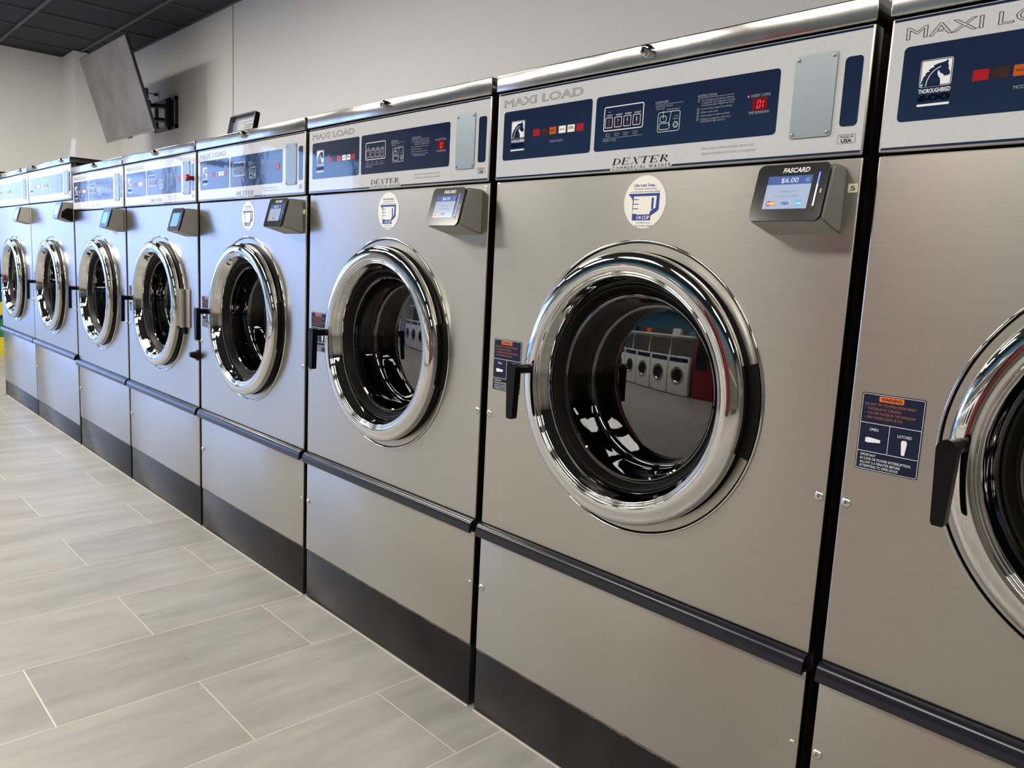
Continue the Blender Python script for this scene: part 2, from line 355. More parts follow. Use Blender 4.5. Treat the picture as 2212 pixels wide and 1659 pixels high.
# ------------------------------------------------------------------ room shell
b = MB(); b.box(XW-0.3, XR+0.2, YF-0.2, YB+0.2, -0.12, 0.0, 'floor'); struct(b, 'floor')
WY = [(-0.55, -1.27), (-1.33, -3.22), (-3.32, -4.75)]       # storefront panes in the left wall (y from, to)
WZ0, WZ1 = 0.14, 2.36
b = MB(); T = 0.18
b.box(XW-T, XW, -0.55, YB+0.2, 0, ZC, 'wall'); b.box(XW-T, XW, YF-0.2, -4.75, 0, ZC, 'wall')
b.box(XW-T, XW, -4.75, -0.55, 0, WZ0, 'wall'); b.box(XW-T, XW, -4.75, -0.55, WZ1, ZC, 'wall')
b.box(XW, -8.33, 1.20, YB+0.2, 0, ZC, 'wall')
struct(b, 'wall_left')
b = MB(); b.box(-8.33, XR, YB, YB+0.2, 0, ZC, 'wall'); struct(b, 'wall_back')
b = MB(); b.box(-5.662, -5.650, YB-0.006, YB+0.001, 0, ZC-0.012, 'trim'); struct(b, 'trim_1')
b = MB(); b.box(XW, XR, YF-0.2, YF, 0, 1.95, 'wall2'); b.box(XW, XR, YF-0.2, YF, 1.95, ZC, 'wblue'); struct(b, 'wall_front')
b = MB(); b.box(XR, XR+0.2, YF-0.2, YB+0.2, 0, ZC, 'wall2'); struct(b, 'wall_right')
# ceiling with its suspended grid
PXC, PYC = 0.583, 0.631; X0, Y0 = -7.225, 0.632
b = MB(); b.box(XW-T, XR+0.2, YF-0.2, YB+0.2, ZC+0.012, ZC+0.1, 'tile_c')
y = Y0-11*PYC
while y < YB:
    if y > YF: b.box(XW, XR, y-0.013, y+0.013, ZC-0.003, ZC+0.014, 'tbar')
    y += PYC
x = X0-3*PXC
while x < XR:
    if x > XW: b.box(x-0.006, x+0.006, YF, YB, ZC+0.0, ZC+0.014, 'tbar')
    x += PXC
b.box(XW, XR, YB-0.022, YB, ZC-0.003, ZC+0.014, 'tbar'); b.box(XW, XW+0.022, YF, 1.2, ZC-0.003, ZC+0.014, 'tbar')
struct(b, 'ceiling')
# windows
for i, (ya, yb) in enumerate(WY):
    b = MB(); f = 0.045
    b.box(XW-0.11, XW-0.02, yb, ya, WZ0, WZ0+f, 'alu'); b.box(XW-0.11, XW-0.02, yb, ya, WZ1-f, WZ1, 'alu')
    b.box(XW-0.11, XW-0.02, yb, yb+f, WZ0+f, WZ1-f, 'alu'); b.box(XW-0.11, XW-0.02, ya-f, ya, WZ0+f, WZ1-f, 'alu')
    if i == 1: b.box(XW-0.10, XW-0.03, -2.30, -2.24, WZ0+f, WZ1-f, 'alu')
    if i == 1: b.box(XW-0.10, XW-0.03, yb+f, ya-f, 2.02, 2.07, 'alu')
    b.add([(XW-0.06, yb+f, WZ0+f), (XW-0.06, ya-f, WZ0+f), (XW-0.06, ya-f, WZ1-f), (XW-0.06, yb+f, WZ1-f)], [[0, 1, 2, 3]], 'wglass')
    if i == 1:      # opening hours lettered on the outside of the pane, so they read backwards from in here
        b.T = Matrix.Translation((XW-0.064, -1.42, 0)) @ Matrix.Rotation(-PI/2, 4, 'Z')
        for t, z in (("WE'RE OPEN", 1.78), ('DAILY', 1.64), ('7AM TO 8PM', 1.50)): b.text(t, 0, z, 0.095, 0, 'ink', w=(0.70 if len(t) > 6 else 0.42))
    struct(b, 'window_%d' % (i+1))
for i, (ya, yb) in enumerate(((-1.27, -1.33), (-3.22, -3.32))):
    b = MB(); b.box(XW-0.12, XW+0.004, yb, ya, WZ0, WZ1, 'alu'); struct(b, 'trim_%d' % (i+2))
# outside the shopfront
b = MB(); b.box(-60, XW-T-0.01, -45, 30, -0.2, -0.1, 'asph'); struct(b, 'ground')

# ceiling lamps: 2x4 troffers set in the grid
lamp0 = None
LX = [X0+PXC*k for k in (1, 4, 7, 10, 13, 16)]
NEAR = [(X0+PXC*k, Y0-PYC*3) for k in (0, 5)]
for ri, yy in enumerate((Y0-PYC*6,)):
    for ci, xx in enumerate(LX):
        lab = 'recessed ceiling lamp over the aisle, %s from the left, seen only mirrored' % ('first', 'second', 'third', 'fourth', 'fifth', 'sixth')[ci]
        if lamp0 is None:
            lamp0 = empty('ceiling_lamp', (xx, yy, ZC), lab, 'lamp', 'recessed ceiling lamps')
            b = MB(); b.box(0.0, PXC*2, -0.02, 0.0, -0.006, 0.008, 'tbar'); b.box(0.0, PXC*2, PYC, PYC+0.02, -0.006, 0.008, 'tbar')
            b.box(-0.02, 0.0, -0.02, PYC+0.02, -0.006, 0.008, 'tbar'); b.box(PXC*2, PXC*2+0.02, -0.02, PYC+0.02, -0.006, 0.008, 'tbar'); b.build('frame', lamp0)
            b = MB(); b.add([(0.0, 0.0, -0.004), (PXC*2, 0.0, -0.004), (PXC*2, PYC, -0.004), (0.0, PYC, -0.004)], [[0, 3, 2, 1]], 'lampw'); b.build('diffuser', lamp0)
        else:
            c = copy_tree(lamp0); c.location = (xx, yy, ZC); c['label'] = lab
for (xx, yy), t in zip(NEAR, ('in front of the television', 'between the television and the camera')):
    c = copy_tree(lamp0); c.location = (xx, yy, ZC); c['label'] = 'recessed ceiling lamp %s, outside the photo' % t

# ------------------------------------------------------------------ printed marks shared by the panels
def dexter(b, x, z, w, h, y, mt, sh=0.32):
    """slanted serif capitals D E X T E R built from strokes"""
    L = {'D': [('v', .16, 1), ('s', 0, .34, 0), ('s', 0, .34, 1), ('arc', .22)], 'E': [('v', .16, 1), ('h', 0, .78, 0), ('h', 0, .80, 1), ('h', .16, .58, .5), ('t', .76, 0, .26), ('t', .78, .76, 1), ('t', .56, .38, .62)],
         'X': [('d', .22, 1, .72, 0, .16), ('d', .04, 0, .88, 1, .045), ('s', .04, .42, 1), ('s', .64, .98, 1), ('s', -.08, .26, 0), ('s', .52, .92, 0)],
         'T': [('v', .42, 1), ('h', 0, .92, 1), ('t', .02, .74, 1), ('t', .90, .74, 1), ('s', .26, .66, 0)],
         'R': [('v', .16, 1), ('s', 0, .34, 0), ('s', 0, .3, 1), ('bowl', .2), ('d', .38, .5, .78, 0, .16), ('s', .66, .94, 0)]}
    cw = w/6.15
    def P(u, v, i): return (x+(i*1.04+u)*cw+sh*v*h, z+v*h)
    def q(i, pts): b.add([(P(u, v, i)[0], y, P(u, v, i)[1]) for u, v in pts], [list(range(len(pts)))], mt)
    for i, ch in enumerate('DEXTER'):
        for st in L[ch]:
            if st[0] == 'v': q(i, [(st[1]-.09, 0), (st[1]+.09, 0), (st[1]+.09, 1), (st[1]-.09, 1)])
            elif st[0] == 's': a0, a1, v = st[1:]; q(i, [(a0, v-.04 if v else 0), (a1, v-.04 if v else 0), (a1, v if v else .05), (a0, v if v else .05)])
            elif st[0] == 'h': a0, a1, v = st[1:]; v0 = min(max(v-.03, 0), .94); q(i, [(a0, v0), (a1, v0), (a1, v0+.06), (a0, v0+.06)])
            elif st[0] == 't': u, v0, v1 = st[1:]; q(i, [(u-.035, v0), (u+.025, v0), (u+.025, v1), (u-.035, v1)])
            elif st[0] == 'd': u0, v0, u1, v1, t = st[1:]; q(i, [(u0-t/2, v0), (u0+t/2, v0), (u1+t/2, v1), (u1-t/2, v1)])
            elif st[0] in ('arc', 'bowl'):
                vc, hv, rx = (.5, .5, .66) if st[0] == 'arc' else (.75, .25, .52); n = 12
                for k in range(n):
                    a, c = [-PI/2+PI*j/n for j in (k, k+1)]
                    def pt(t, inn): rr_ = rx-(.19 if inn else 0)*math.cos(t); rv = hv-(.055 if inn else 0); return (st[1]+rr_*math.cos(t), vc+rv*math.sin(t))
                    q(i, [pt(a, 0), pt(c, 0), pt(c, 1), pt(a, 1)])

def horse(b, x0, x1, z0, z1, y):
    W, H = x1-x0, z1-z0
    b.rect(x0, x1, z0, z1, y, 'white', 0.003); b.frame(x0+0.0006, x1-0.0006, z0+0.0006, z1-0.0006, 0.0009, y-0.0002, 'navy', 0.0025)
    pts = [(.10, 1), (.13, .86), (.05, .92), (.08, .74), (.18, .70), (.08, .72), (.14, .58), (.24, .56), (.15, .55), (.22, .44), (.31, .42), (.25, .38), (.34, .30), (.43, .27),
           (.39, .22), (.52, .16), (.66, .13), (.76, .11), (.83, .04), (.85, .14), (.84, .20), (.88, .32), (.86, .36), (.93, .53), (.93, .60), (.86, .66), (.82, .62), (.80, .67), (.75, .63),
           (.71, .57), (.63, .52), (.60, .46), (.57, .40), (.54, .48), (.56, .60), (.64, .74), (.66, .88), (.66, 1)]
    b.poly([[(x0+u*W, z1-v*H*0.96-0.001) for u, v in pts]], y-0.0002, 'navy')
    b.line([(x0+u*W, z1-v*H*0.96-0.001) for u, v in ((.22, .98), (.24, .78), (.31, .58), (.42, .42), (.55, .32), (.64, .29))], 0.0009, y-0.0004, 'white')

def control_front(b, W, zP, zC, digits=True):
    """printed plastic overlay of the control panel, laid out on the 0.7366 m machine and stretched to W"""
    sx = W/0.7366; z0, z1 = 1.1532, 1.3226; k = (zC-zP)/(z1-z0)
    b.T = Matrix.Translation((0, 0, zP)) @ Matrix.Diagonal((sx, 1, k, 1)) @ Matrix.Translation((0, 0, -z0))
    Y = -0.0052
    b.rect(0.003, 0.7336, 1.1566, 1.3202, Y, 'silver', 0.002)
    Y2 = Y-0.0003; Y3 = Y-0.0005; Y4 = Y-0.0007
    b.rect(0.0035, 0.7331, 1.3163, 1.3194, Y2, 'navy')
    b.add([(0.0035, Y2, 1.1570), (0.2985, Y2, 1.1570), (0.3010, Y2, 1.1602), (0.0035, Y2, 1.1602)], [[0, 1, 2, 3]], 'navy')
    b.add([(0.4270, Y2, 1.1570), (0.7331, Y2, 1.1570), (0.7331, Y2, 1.1602), (0.4300, Y2, 1.1602)], [[0, 1, 2, 3]], 'navy')
    b.rect(0.0197, 0.2500, 1.1912, 1.2838, Y2, 'navy', 0.006); b.rect(0.2590, 0.6067, 1.1912, 1.2838, Y2, 'navy', 0.006)
    b.rect(0.7003, 0.7248, 1.1928, 1.2838, Y2, 'navy', 0.0055)
    b.text('MAXI LOAD', 0.0197, 1.2928, 0.0150, Y2, 'ink', w=0.206, outline=0.011)
    dexter(b, 0.3035, 1.1655, 0.118, 0.0112, Y2, 'ink')
    b.text('C O M M E R C I A L   W A S H E R', 0.3048, 1.1570, 0.0062, Y2, 'ink', w=0.1215)
    b.text('Door Locks when machine starts, and', 0.4825, 1.1785, 0.0042, Y2, 'grey', w=0.090, shear=.12)
    b.text('remains locked until cycle is completed', 0.4825, 1.1708, 0.0042, Y2, 'grey', w=0.094, shear=.12)
    b.frame(0.7003, 0.7250, 1.1702, 1.1822, 0.0005, Y2, 'redp', 0.001)
    b.text('MADE IN', 0.7127, 1.1775, 0.0034, Y2, 'ink', w=0.0180, al='C'); b.text('USA', 0.7127, 1.1717, 0.0048, Y2, 'ink', w=0.0150, al='C', bold=0.03)
    # badge
    horse(b, 0.0422, 0.0800, 1.2312, 1.2642, Y3)
    b.text('THOROUGHBRED', 0.0424, 1.2240, 0.0052, Y3, 'white', w=0.0376, bold=0.02)
    b.text('600', 0.0424, 1.2145, 0.0074, Y3, 'white', w=0.0378, outline=0.030)
    b.rect(0.0424, 0.0802, 1.2080, 1.2108, Y3, 'white')
    b.text('MODE LIGHTS', 0.1490, 1.2165, 0.0042, Y3, 'grey', w=0.0330)
    # wash cycle block
    b.frame(0.2786, 0.3645, 1.2240, 1.2650, 0.0016, Y3, 'white', 0.004)
    for i, (t, s1) in enumerate((('HOT', 'Heavy'), ('WARM', 'Normal'), ('WARM', 'Permpress'), ('COLD', 'Wool'))):
        xx = 0.2832+i*0.0200
        b.text(t, xx+0.0085, 1.2486, 0.0030, Y3, 'white', w=0.0092+0.001*len(t), al='C')
        b.text(s1, xx+0.001, 1.2180, 0.0026, Y3, 'grey', w=0.0105); b.text(('Duty', 'Warm', 'Nylon', 'Delicate')[i], xx+0.001, 1.2146, 0.0026, Y3, 'grey', w=0.0095)
    b.rect(0.2786, 0.3645, 1.2118, 1.2124, Y3, 'grey'); b.text('WASH CYCLE', 0.2786, 1.2065, 0.0042, Y3, 'grey', w=0.0300)
    b.rect(0.2888, 0.2918, 1.2553, 1.2562, Y3, 'white')
    # dispenser diagram
    b.text('DISPENSER', 0.3878, 1.2580, 0.0042, Y3, 'grey', w=0.0260); b.rect(0.3878, 0.4420, 1.2558, 1.2564, Y3, 'grey')
    b.text('Add fabric softener', 0.3895, 1.2522, 0.0026, Y3, 'grey', w=0.034); b.text('(Optional)', 0.3895, 1.2487, 0.0026, Y3, 'grey', w=0.017); b.text('Add detergent', 0.4110, 1.2462, 0.0026, Y3, 'grey', w=0.026)
    b.frame(0.3944, 0.4380, 1.2125, 1.2440, 0.0008, Y3, 'white', 0.004); b.frame(0.3985, 0.4115, 1.2280, 1.2378, 0.0008, Y3, 'white', 0.003)
    b.frame(0.3975, 0.4185, 1.2160, 1.2265, 0.0008, Y3, 'white', 0.003); b.line([(0.4050, 1.2460), (0.4050, 1.2330)], 0.0006, Y3, 'white'); b.line([(0.4205, 1.2450), (0.4165, 1.2215)], 0.0006, Y3, 'white')
    b.text('Add', 0.4305, 1.2345, 0.0026, Y3, 'grey', al='C', w=.006); b.text('Bleach', 0.4305, 1.2305, 0.0026, Y3, 'grey', al='C', w=.011)
    b.disc(0.4300, 1.2222, 0.0048, Y3, 'white', 20); b.disc(0.4300, 1.2222, 0.0038, Y4, 'green', 20)
    # instructions
    b.text('INSTRUCTIONS', 0.4692, 1.2586, 0.0042, Y3, 'grey', w=0.0340); b.rect(0.4692, 0.5333, 1.2568, 1.2574, Y3, 'grey')
    Lz = 1.2522
    for num, rows in (('1', ('Put detergent and fabric softener', 'if required, into dispenser on top', 'of machine (see diagram at left.)')), ('2', ('Load clothes, close door firmly.',)),
                      ('3', ('Select wash cycle.',)), ('4', ('Insert coins to start machine.',)), ('5', ('If bleach is required, add when', 'ADD BLEACH light comes on.'))):
        b.frame(0.4694, 0.4732, Lz-0.0006, Lz+0.0034, 0.0004, Y3, 'grey', 0.0004); b.text(num, 0.4713, Lz+0.0002, 0.0024, Y3, 'grey', al='C')
        for t in rows: b.text(t, 0.4768, Lz, 0.0029, Y3, 'grey', w=0.00172*len(t)); Lz -= 0.0037
        Lz -= 0.0015
    b.text('INSERT COINS', 0.5625, 1.2478, 0.0043, Y3, 'grey', w=0.0310); b.text('TIME REMAINING', 0.5600, 1.2236, 0.0043, Y3, 'grey', w=0.0335)
    b.disc(0.5578, 1.2497, 0.0015, Y3, 'led', 12); b.disc(0.5560, 1.2246, 0.0012, Y3, 'brl', 12)
    b.T = Matrix.Identity(4)
    return Matrix.Translation((0, 0, zP)) @ Matrix.Diagonal((sx, 1, k, 1)) @ Matrix.Translation((0, 0, -z0))

SEG = {'0': 'abcdef', '1': 'bc'}
def digit(b, ch, x, z, w, h, y, mt):
    t = 0.0011; m_ = z+h/2; S = {'a': (x, z+h, x+w, z+h), 'b': (x+w, m_, x+w, z+h), 'c': (x+w, z, x+w, m_), 'd': (x, z, x+w, z), 'e': (x, z, x, m_), 'f': (x, m_, x, z+h)}
    for s_ in SEG[ch]:
        a, c, d, e_ = S[s_]; g = 0.0008
        if a == d: b.line([(a+0.12*(c-z), c+g), (d+0.12*(e_-z), e_-g)], t, y, mt)
        else: b.line([(a+g+0.12*(c-z), c), (d-g+0.12*(c-z), e_)], t, y, mt)

def screw(b, x, y, z, r, mt='bolt', cross=True):
    b.lathe([(0.0001, y-r*0.42), (r*0.45, y-r*0.42), (r*0.85, y-r*0.28), (r, y-r*0.08), (r, y+0.001)], x, z, mt, 20)
    if cross: b.rect(x-r*0.30, x+r*0.30, z-r*0.07, z+r*0.07, y-r*0.435, 'ink'); b.rect(x-r*0.07, x+r*0.07, z-r*0.30, z+r*0.30, y-r*0.436, 'ink')

def make_reader(parent, x, z, logo=True, lit='std', patch=False, barw=False):
    """payment card reader: x,z = right top corner of its back on the panel"""
    W, H = 0.1050, 0.0925
    def prof(g=0): return [(0.0, z-g), (-0.034, z-g*0.6), (-0.040, z-0.0025), (-0.0605, z-0.0765), (-0.0560, z-0.0790), (0.0, z-H+g)]
    b = MB(); b.extx(prof(), x-W+0.002, x-0.002, 'rgrey')
    b.extx([(0.0, z-0.002), (-0.030, z-0.0025), (-0.035, z-0.006), (-0.0535, z-0.070), (-0.051, z-0.074), (-0.030, z-0.0815), (0.0, z-0.088)], x-0.003, x+0.0006, 'rgrey')
    b.extx([(0.0, z-0.002), (-0.030, z-0.0025), (-0.035, z-0.006), (-0.0535, z-0.070), (-0.051, z-0.074), (-0.030, z-0.0815), (0.0, z-0.088)], x-W-0.0006, x-W+0.003, 'rgrey')
    for xx in (x-0.022, x-0.080): b.tube([(xx, -0.016, z-0.0880), (xx, -0.0165, z-0.0897)], 0.0028, 'bolt', 10)
    if patch: b.extx([(0.0, z-0.03), (-0.022, z-0.028), (-0.045, z-0.045), (-0.050, z-0.072), (-0.01, z-0.088), (0.0, z-0.088)], x+0.0004, x+0.004, 'rubber')
    h = b.build('card_reader', parent)
    ft, fb_ = Vector((0, -0.040, z-0.0020)), Vector((0, -0.0610, z-0.0775))
    ez = (ft-fb_); fh = ez.length+0.002; ez.normalize(); ny = ez.cross(Vector((1, 0, 0)))
    Mx = Matrix(((1, 0, 0), (ny.x, ny.y, ny.z), (ez.x, ez.y, ez.z))).transposed().to_4x4(); Mx.translation = Vector((x-W, 0, 0))+fb_
    b = MB(); b.T = Mx; FW = W
    b.ext(rr(0, FW, -0.001, fh, 0.009), -0.004, 0.0006, 'rblack')
    Y = -0.0043
    if logo: b.text('FASCARD', 0.038, fh-0.0125, 0.0068, Y, 'white', w=0.038, bold=0.03, shear=0.18)
    b.rect(0.0975, 0.0990, 0.037, 0.043, Y, 'white', 0.0004)
    b.build('face_plate', h)
    b = MB(); b.T = Mx; s0, s1, t0, t1 = 0.0185, 0.0835, 0.0155, 0.0630
    Y = -0.0046
    if lit == 'std':
        b.rect(s0, s1, t0, t1-0.0125, Y, 'scr'); b.rect(s0, s1, t1-0.0125, t1, Y, 'scrh')
        b.text('$6.00', 0.0510, t1-0.0098, 0.0073, Y-0.0002, 'scrw', w=0.0250, al='C')
        b.rect(s1-0.0095, s1-0.0035, t1-0.0095, t1-0.0035, Y-0.0002, 'scrt')
        b.text('Swipe card', 0.0510, t0+0.0235, 0.0038, Y-0.0002, 'scrt', w=0.0240, al='C'); b.text('to start machine', 0.0510, t0+0.0170, 0.0038, Y-0.0002, 'scrt', w=0.0360, al='C')
        b.disc(s0+0.0085, t0+0.0078, 0.0042, Y-0.0002, 'scrr', 20); b.disc(s0+0.0145, t0+0.0078, 0.0042, Y-0.0003, 'scro', 20); b.rect(s0+0.006, s0+0.017, t0+0.0070, t0+0.0087, Y-0.0004, 'scrw')
        b.text('VISA', 0.0510, t0+0.0058, 0.0044, Y-0.0002, 'scrn', w=0.0118, al='C', bold=0.03, shear=.15)
        b.rect(s1-0.0185, s1-0.0085, t0+0.0030, t0+0.0125, Y-0.0002, 'scrc'); b.rect(s1-0.0165, s1-0.0085, t0+0.0065, t0+0.0082, Y-0.0003, 'scrw')
    else:
        b.rect(s0, s1, t0, t1, Y, 'scrc' if lit == 'cyan' else 'scr')
        if lit == 'split': b.rect(s0+0.014, s1-0.014, t0+0.006, t1-0.018, Y-0.0002, 'scrw')
    b.build('screen', h)
    b = MB(); b.T = Mx
    b.rect(0.0910, 0.0930, 0.050, 0.0665, -0.0047, 'barb', 0.0009); b.rect(0.0910, 0.0930, 0.019, 0.050, -0.0047, 'barw' if barw else 'barb'); b.rect(0.0900, 0.0938, 0.0125, 0.019, -0.0047, 'ink', 0.0015)
    b.build('light_bar', h)
    return h

def make_washer(root, W, Z, cx, cz=0.785):
    zK, zT, zP, zC, zL = Z['K'], Z['T'], Z['P'], Z['C'], Z['L']
    D = 0.86
    b = MB(); t = 0.0035                       # black painted cabinet (folded sides) with a round opening left for the drum
    b.box(t, t+0.0015, 0.006, D, zK*0.2, zC-0.004, 'black'); b.box(W-t-0.0015, W-t, 0.006, D, zK*0.2, zC-0.004, 'black')
    b.box(t-0.002, t, 0.022, D, zK*0.2, zC-0.006, 'black'); b.box(W-t, W-t+0.002, 0.022, D, zK*0.2, zC-0.006, 'black')
    b.box(t, W-t, D-0.003, D, zK*0.2, zC-0.004, 'black'); b.box(t, W-t, 0.02, D, 0.0, 0.02, 'black')
    b.box(t, W-t, 0.008, 0.3, zP+0.002, zP+0.004, 'black'); b.build('cabinet', root)
    b = MB(); b.box(0.0, W, 0.003, 0.022, 0.004, zK-0.0025, 'kick', 0.0012)
    b.build('kick_plate', root); b = MB(); b.tube([(0.0, 0.001, 0.001), (W, 0.001, 0.001)], 0.0019, 'seal', 6); b.build('sealant_bead', root); b = MB()
    rng = random.Random(int(W*1000)); up = zK-0.0022; ed = []; xs = 0.0
    while xs < W: ed.append((xs, up-rng.uniform(0.0006, 0.0026))); xs += rng.uniform(0.008, 0.03)
    ed.append((W, up-0.001)); b.ext([(W, up), (0.0, up)]+ed, 0.0026, 0.004, 'rust')
    b.build('worn_edge', root)
    b = MB(); zl = zT-0.029
    b.box(0, W, 0.0, 0.018, zK, zl, 'steel', 0.0022, 3); b.build('lower_panel', root)
    # upper panel with a real hole behind the door
    b = MB(); n = 96; R = 0.236; z0, z1 = zT, zP-0.002; loop = rr(0.0022, W-0.0022, z0+0.0022, z1-0.0022, 0.001)
    hole = [(cx+R*math.cos(2*PI*i/n), cz+R*math.sin(2*PI*i/n)) for i in range(n)]
    b.poly([loop, hole], 0.0, 'steel')
    a = loop; c_ = rr(0.0006, W-0.0006, z0+0.0006, z1-0.0006, 0.002); d_ = rr(0, W, z0, z1, 0.002)
    for A, ya, B, yb in ((a, 0.0, c_, 0.0008), (c_, 0.0008, d_, 0.003), (d_, 0.003, d_, 0.018)):
        b.add([(p, ya, q) for p, q in A]+[(p, yb, q) for p, q in B], [[i, (i+1) % 20, 20+(i+1) % 20, 20+i] for i in range(20)], 'steel', True)
    b.build('upper_panel', root)
    b = MB(); g = [(0.002, zT-0.0008), (-0.006, zT-0.0015), (-0.0115, zT-0.0050), (-0.0148, zT-0.0110), (-0.0162, zT-0.0190), (-0.0168, zT-0.0262), (-0.0150, zT-0.0290), (-0.0105, zT-0.0290), (-0.0085, zT-0.0240), (0.002, zT-0.0250)]
    b.extx(g, 0.0005, W-0.0005, 'bumper', True); b.build('bumper_strip', root)
    # control panel
    b = MB(); b.box(0.0, W, -0.005, 0.020, zP+0.0008, zC-0.0012, 'steel', 0.0022, 3); ctl = b.build('control_panel', root)
    b = MB(); TM = control_front(b, W, zP, zC); b.build('printed_overlay', ctl)
    Y = -0.0060
    for i, (xx, mm) in enumerate(((0.1034, 'redl'), (0.1250, 'brl'), (0.1467, 'orl'), (0.1706, 'whl'), (0.1925, 'whl'), (0.2142, 'redl'))):
        b = MB(); b.T = TM; b.box(xx, xx+0.0178, Y, -0.0050, 1.2310, 1.2440, mm, 0.0004, 1)
        if mm in ('whl', 'orl'):
            for q, tt in enumerate(({2: ('RINSE',), 3: ('RINSE',), 4: ('FINAL', 'RINSE')}[i])): b.text(tt, xx+0.0089, 1.2362+0.0025*(1-q) if i == 4 else 1.2362, 0.0028, Y-0.0003, 'brl', w=0.0115, al='C')
        b.build('indicator_light', ctl)
    for i in range(4):
        b = MB(); b.T = TM; xx = 0.2830+i*0.0200
        b.box(xx, xx+0.0172, -0.0068, -0.0050, 1.2285, 1.2470, 'navy', 0.0006, 1); b.frame(xx+0.0005, xx+0.0167, 1.2290, 1.2465, 0.0009, -0.0071, 'white', 0.0015)
        b.rect(xx+0.0080, xx+0.0092, 1.2330, 1.2425, -0.0071, 'white'); b.rect(xx+0.0078, xx+0.0094, 1.2330, 1.2330+0.0028*(4-i)*0.8, -0.0072, 'redp'); b.disc(xx+0.0086, 1.2325, 0.0014, -0.0072, 'redp', 10)
        b.build('cycle_button', ctl)
    b = MB(); b.T = TM; b.ext(rr(0.6295, 0.6900, 1.1825, 1.2940, 0.004), -0.0075, -0.0050, 'zinc'); cov = b.build('cover_plate', ctl)
    for xx in (0.6340, 0.6850):
        for zz in (1.1875, 1.2885):
            b = MB(); b.T = TM; b.lathe([(0.0001, -0.0098), (0.0016, -0.0095), (0.0027, -0.0078), (0.0028, -0.0070)], xx, zz, 'bolt', 16); b.disc(xx, zz, 0.0009, -0.0100, 'ink', 8); b.build('screw', ctl)
    # lid
    b = MB(); b.box(-0.002, W+0.002, -0.010, 0.66, zC+0.0012, zL, 'lid', 0.0022, 3); lid = b.build('lid', root)
    locks = [W/2] if W < 0.8 else [0.132, 0.712]
    for lx in locks:
        zz = (zC+zL)/2+0.0035; b = MB()
        b.lathe([(0.0001, -0.0235), (0.0045, -0.0235), (0.0052, -0.0225), (0.0062, -0.0225), (0.0085, -0.0215), (0.0100, -0.0190), (0.0104, -0.0150), (0.0108, -0.0095)], lx, zz, 'chrome', 32)
        b.lathe([(0.0030, -0.0238), (0.0040, -0.0240), (0.0044, -0.0236)], lx, zz, 'ink', 20); b.build('lid_lock', lid)
    # door opening flange
    b = MB(); b.lathe(smooth_prof([(0.2550, 0.0020), (0.2568, -0.0005), (0.2562, -0.0028), (0.2540, -0.0034), (0.2520, -0.0018), (0.2495, 0.0010), (0.2470, 0.0040), (0.2460, 0.0200)], 4), cx, cz, 'chrome', 200); b.build('door_flange', root)
    b = MB(); b.lathe([(0.2500, 0.0060), (0.2430, 0.0065), (0.2380, 0.0060), (0.2330, 0.0030), (0.2290, -0.0040), (0.2270, -0.0085), (0.2220, -0.0100)], cx, cz, 'rubber'); b.build('door_gasket_gap_shade', root)  # gasket, widened so its black also paints the shaded gap to the flange
    # door
    dr = bpy.data.objects.new('door', None)
    b = MB(); pr = [(0.2200, -0.0095), (0.2270, -0.0100), (0.2320, -0.0110), (0.2348, -0.0130), (0.2358, -0.0165), (0.2360, -0.0220), (0.2350, -0.0275), (0.2310, -0.0318), (0.2230, -0.0348), (0.2130, -0.0362), (0.2055, -0.0355),
                    (0.2030, -0.0345), (0.2018, -0.0328), (0.2000, -0.0336), (0.1984, -0.0330), (0.1974, -0.0308), (0.1958, -0.0312), (0.1940, -0.0296), (0.1900, -0.0225), (0.1865, -0.0165), (0.1838, -0.0110), (0.1822, -0.0060), (0.1815, -0.0010)]
    b.lathe(smooth_prof(pr, 4), cx, cz, 'chrome', 200); door = b.build('door_ring', root)
    b = MB(); b.lathe([(0.1850, 0.0040), (0.1800, -0.0030), (0.1765, -0.0020), (0.1740, 0.0030), (0.1715, 0.0080), (0.1690, 0.0140), (0.1620, 0.0180), (0.1600, 0.0300), (0.1580, 0.0450), (0.1620, 0.0520), (0.1850, 0.0600)], cx, cz, 'rubber'); b.build('window_seal', door)
    b = MB(); g = [(0.1640, 0.0120), (0.1590, 0.0140), (0.1560, 0.0300), (0.1520, 0.0620), (0.1490, 0.0720), (0.1440, 0.0760), (0.1370, 0.0750)]
    for i in range(1, 12): r_ = 0.1370*(1-i/12.0); g.append((max(r_, 0.0002), 0.0750-0.011*(1-(r_/0.137)**2)))
    g.append((0.0001, 0.0640))
    b.lathe(smooth_prof(g, 2), cx, cz, 'dglass', 144); b.build('door_glass', door)
    # handle
    hx, hz = cx-0.2205, cz+0.0095
    b = MB(); b.tube([(hx+0.004, -0.022, hz), (hx+0.003, -0.032, hz), (hx, -0.037, hz)], [0.013, 0.0105, 0.0085], 'handle', 20)
    b.tube([(hx, -0.036, hz), (hx, -0.068, hz)], 0.0092, 'handle', 20)
    hd = []
    for k in range(13): a_ = PI*k/12; hd.append((hx+0.0120*math.cos(a_), hz+0.0120*math.sin(a_)))
    hd += [(hx-0.0080, hz-0.0900), (hx-0.0060, hz-0.0940), (hx+0.0060, hz-0.0940), (hx+0.0080, hz-0.0900)]
    b.ext(hd, -0.078, -0.0640, 'handle'); b.build('door_handle', door)
    # drum behind the glass
    b = MB(); b.lathe([(0.236, 0.010), (0.270, 0.075), (0.265, 0.090), (0.252, 0.095), (0.252, 0.100)], cx, cz, 'rubber', 64)
    b.lathe([(0.200, 0.095), (0.206, 0.088), (0.214, 0.090), (0.225, 0.105), (0.270, 0.125), (0.270, 0.52), (0.24, 0.54), (0.0001, 0.545)], cx, cz, 'drum', 96)
    b.build('drum', root)
    rr0 = 0.0076
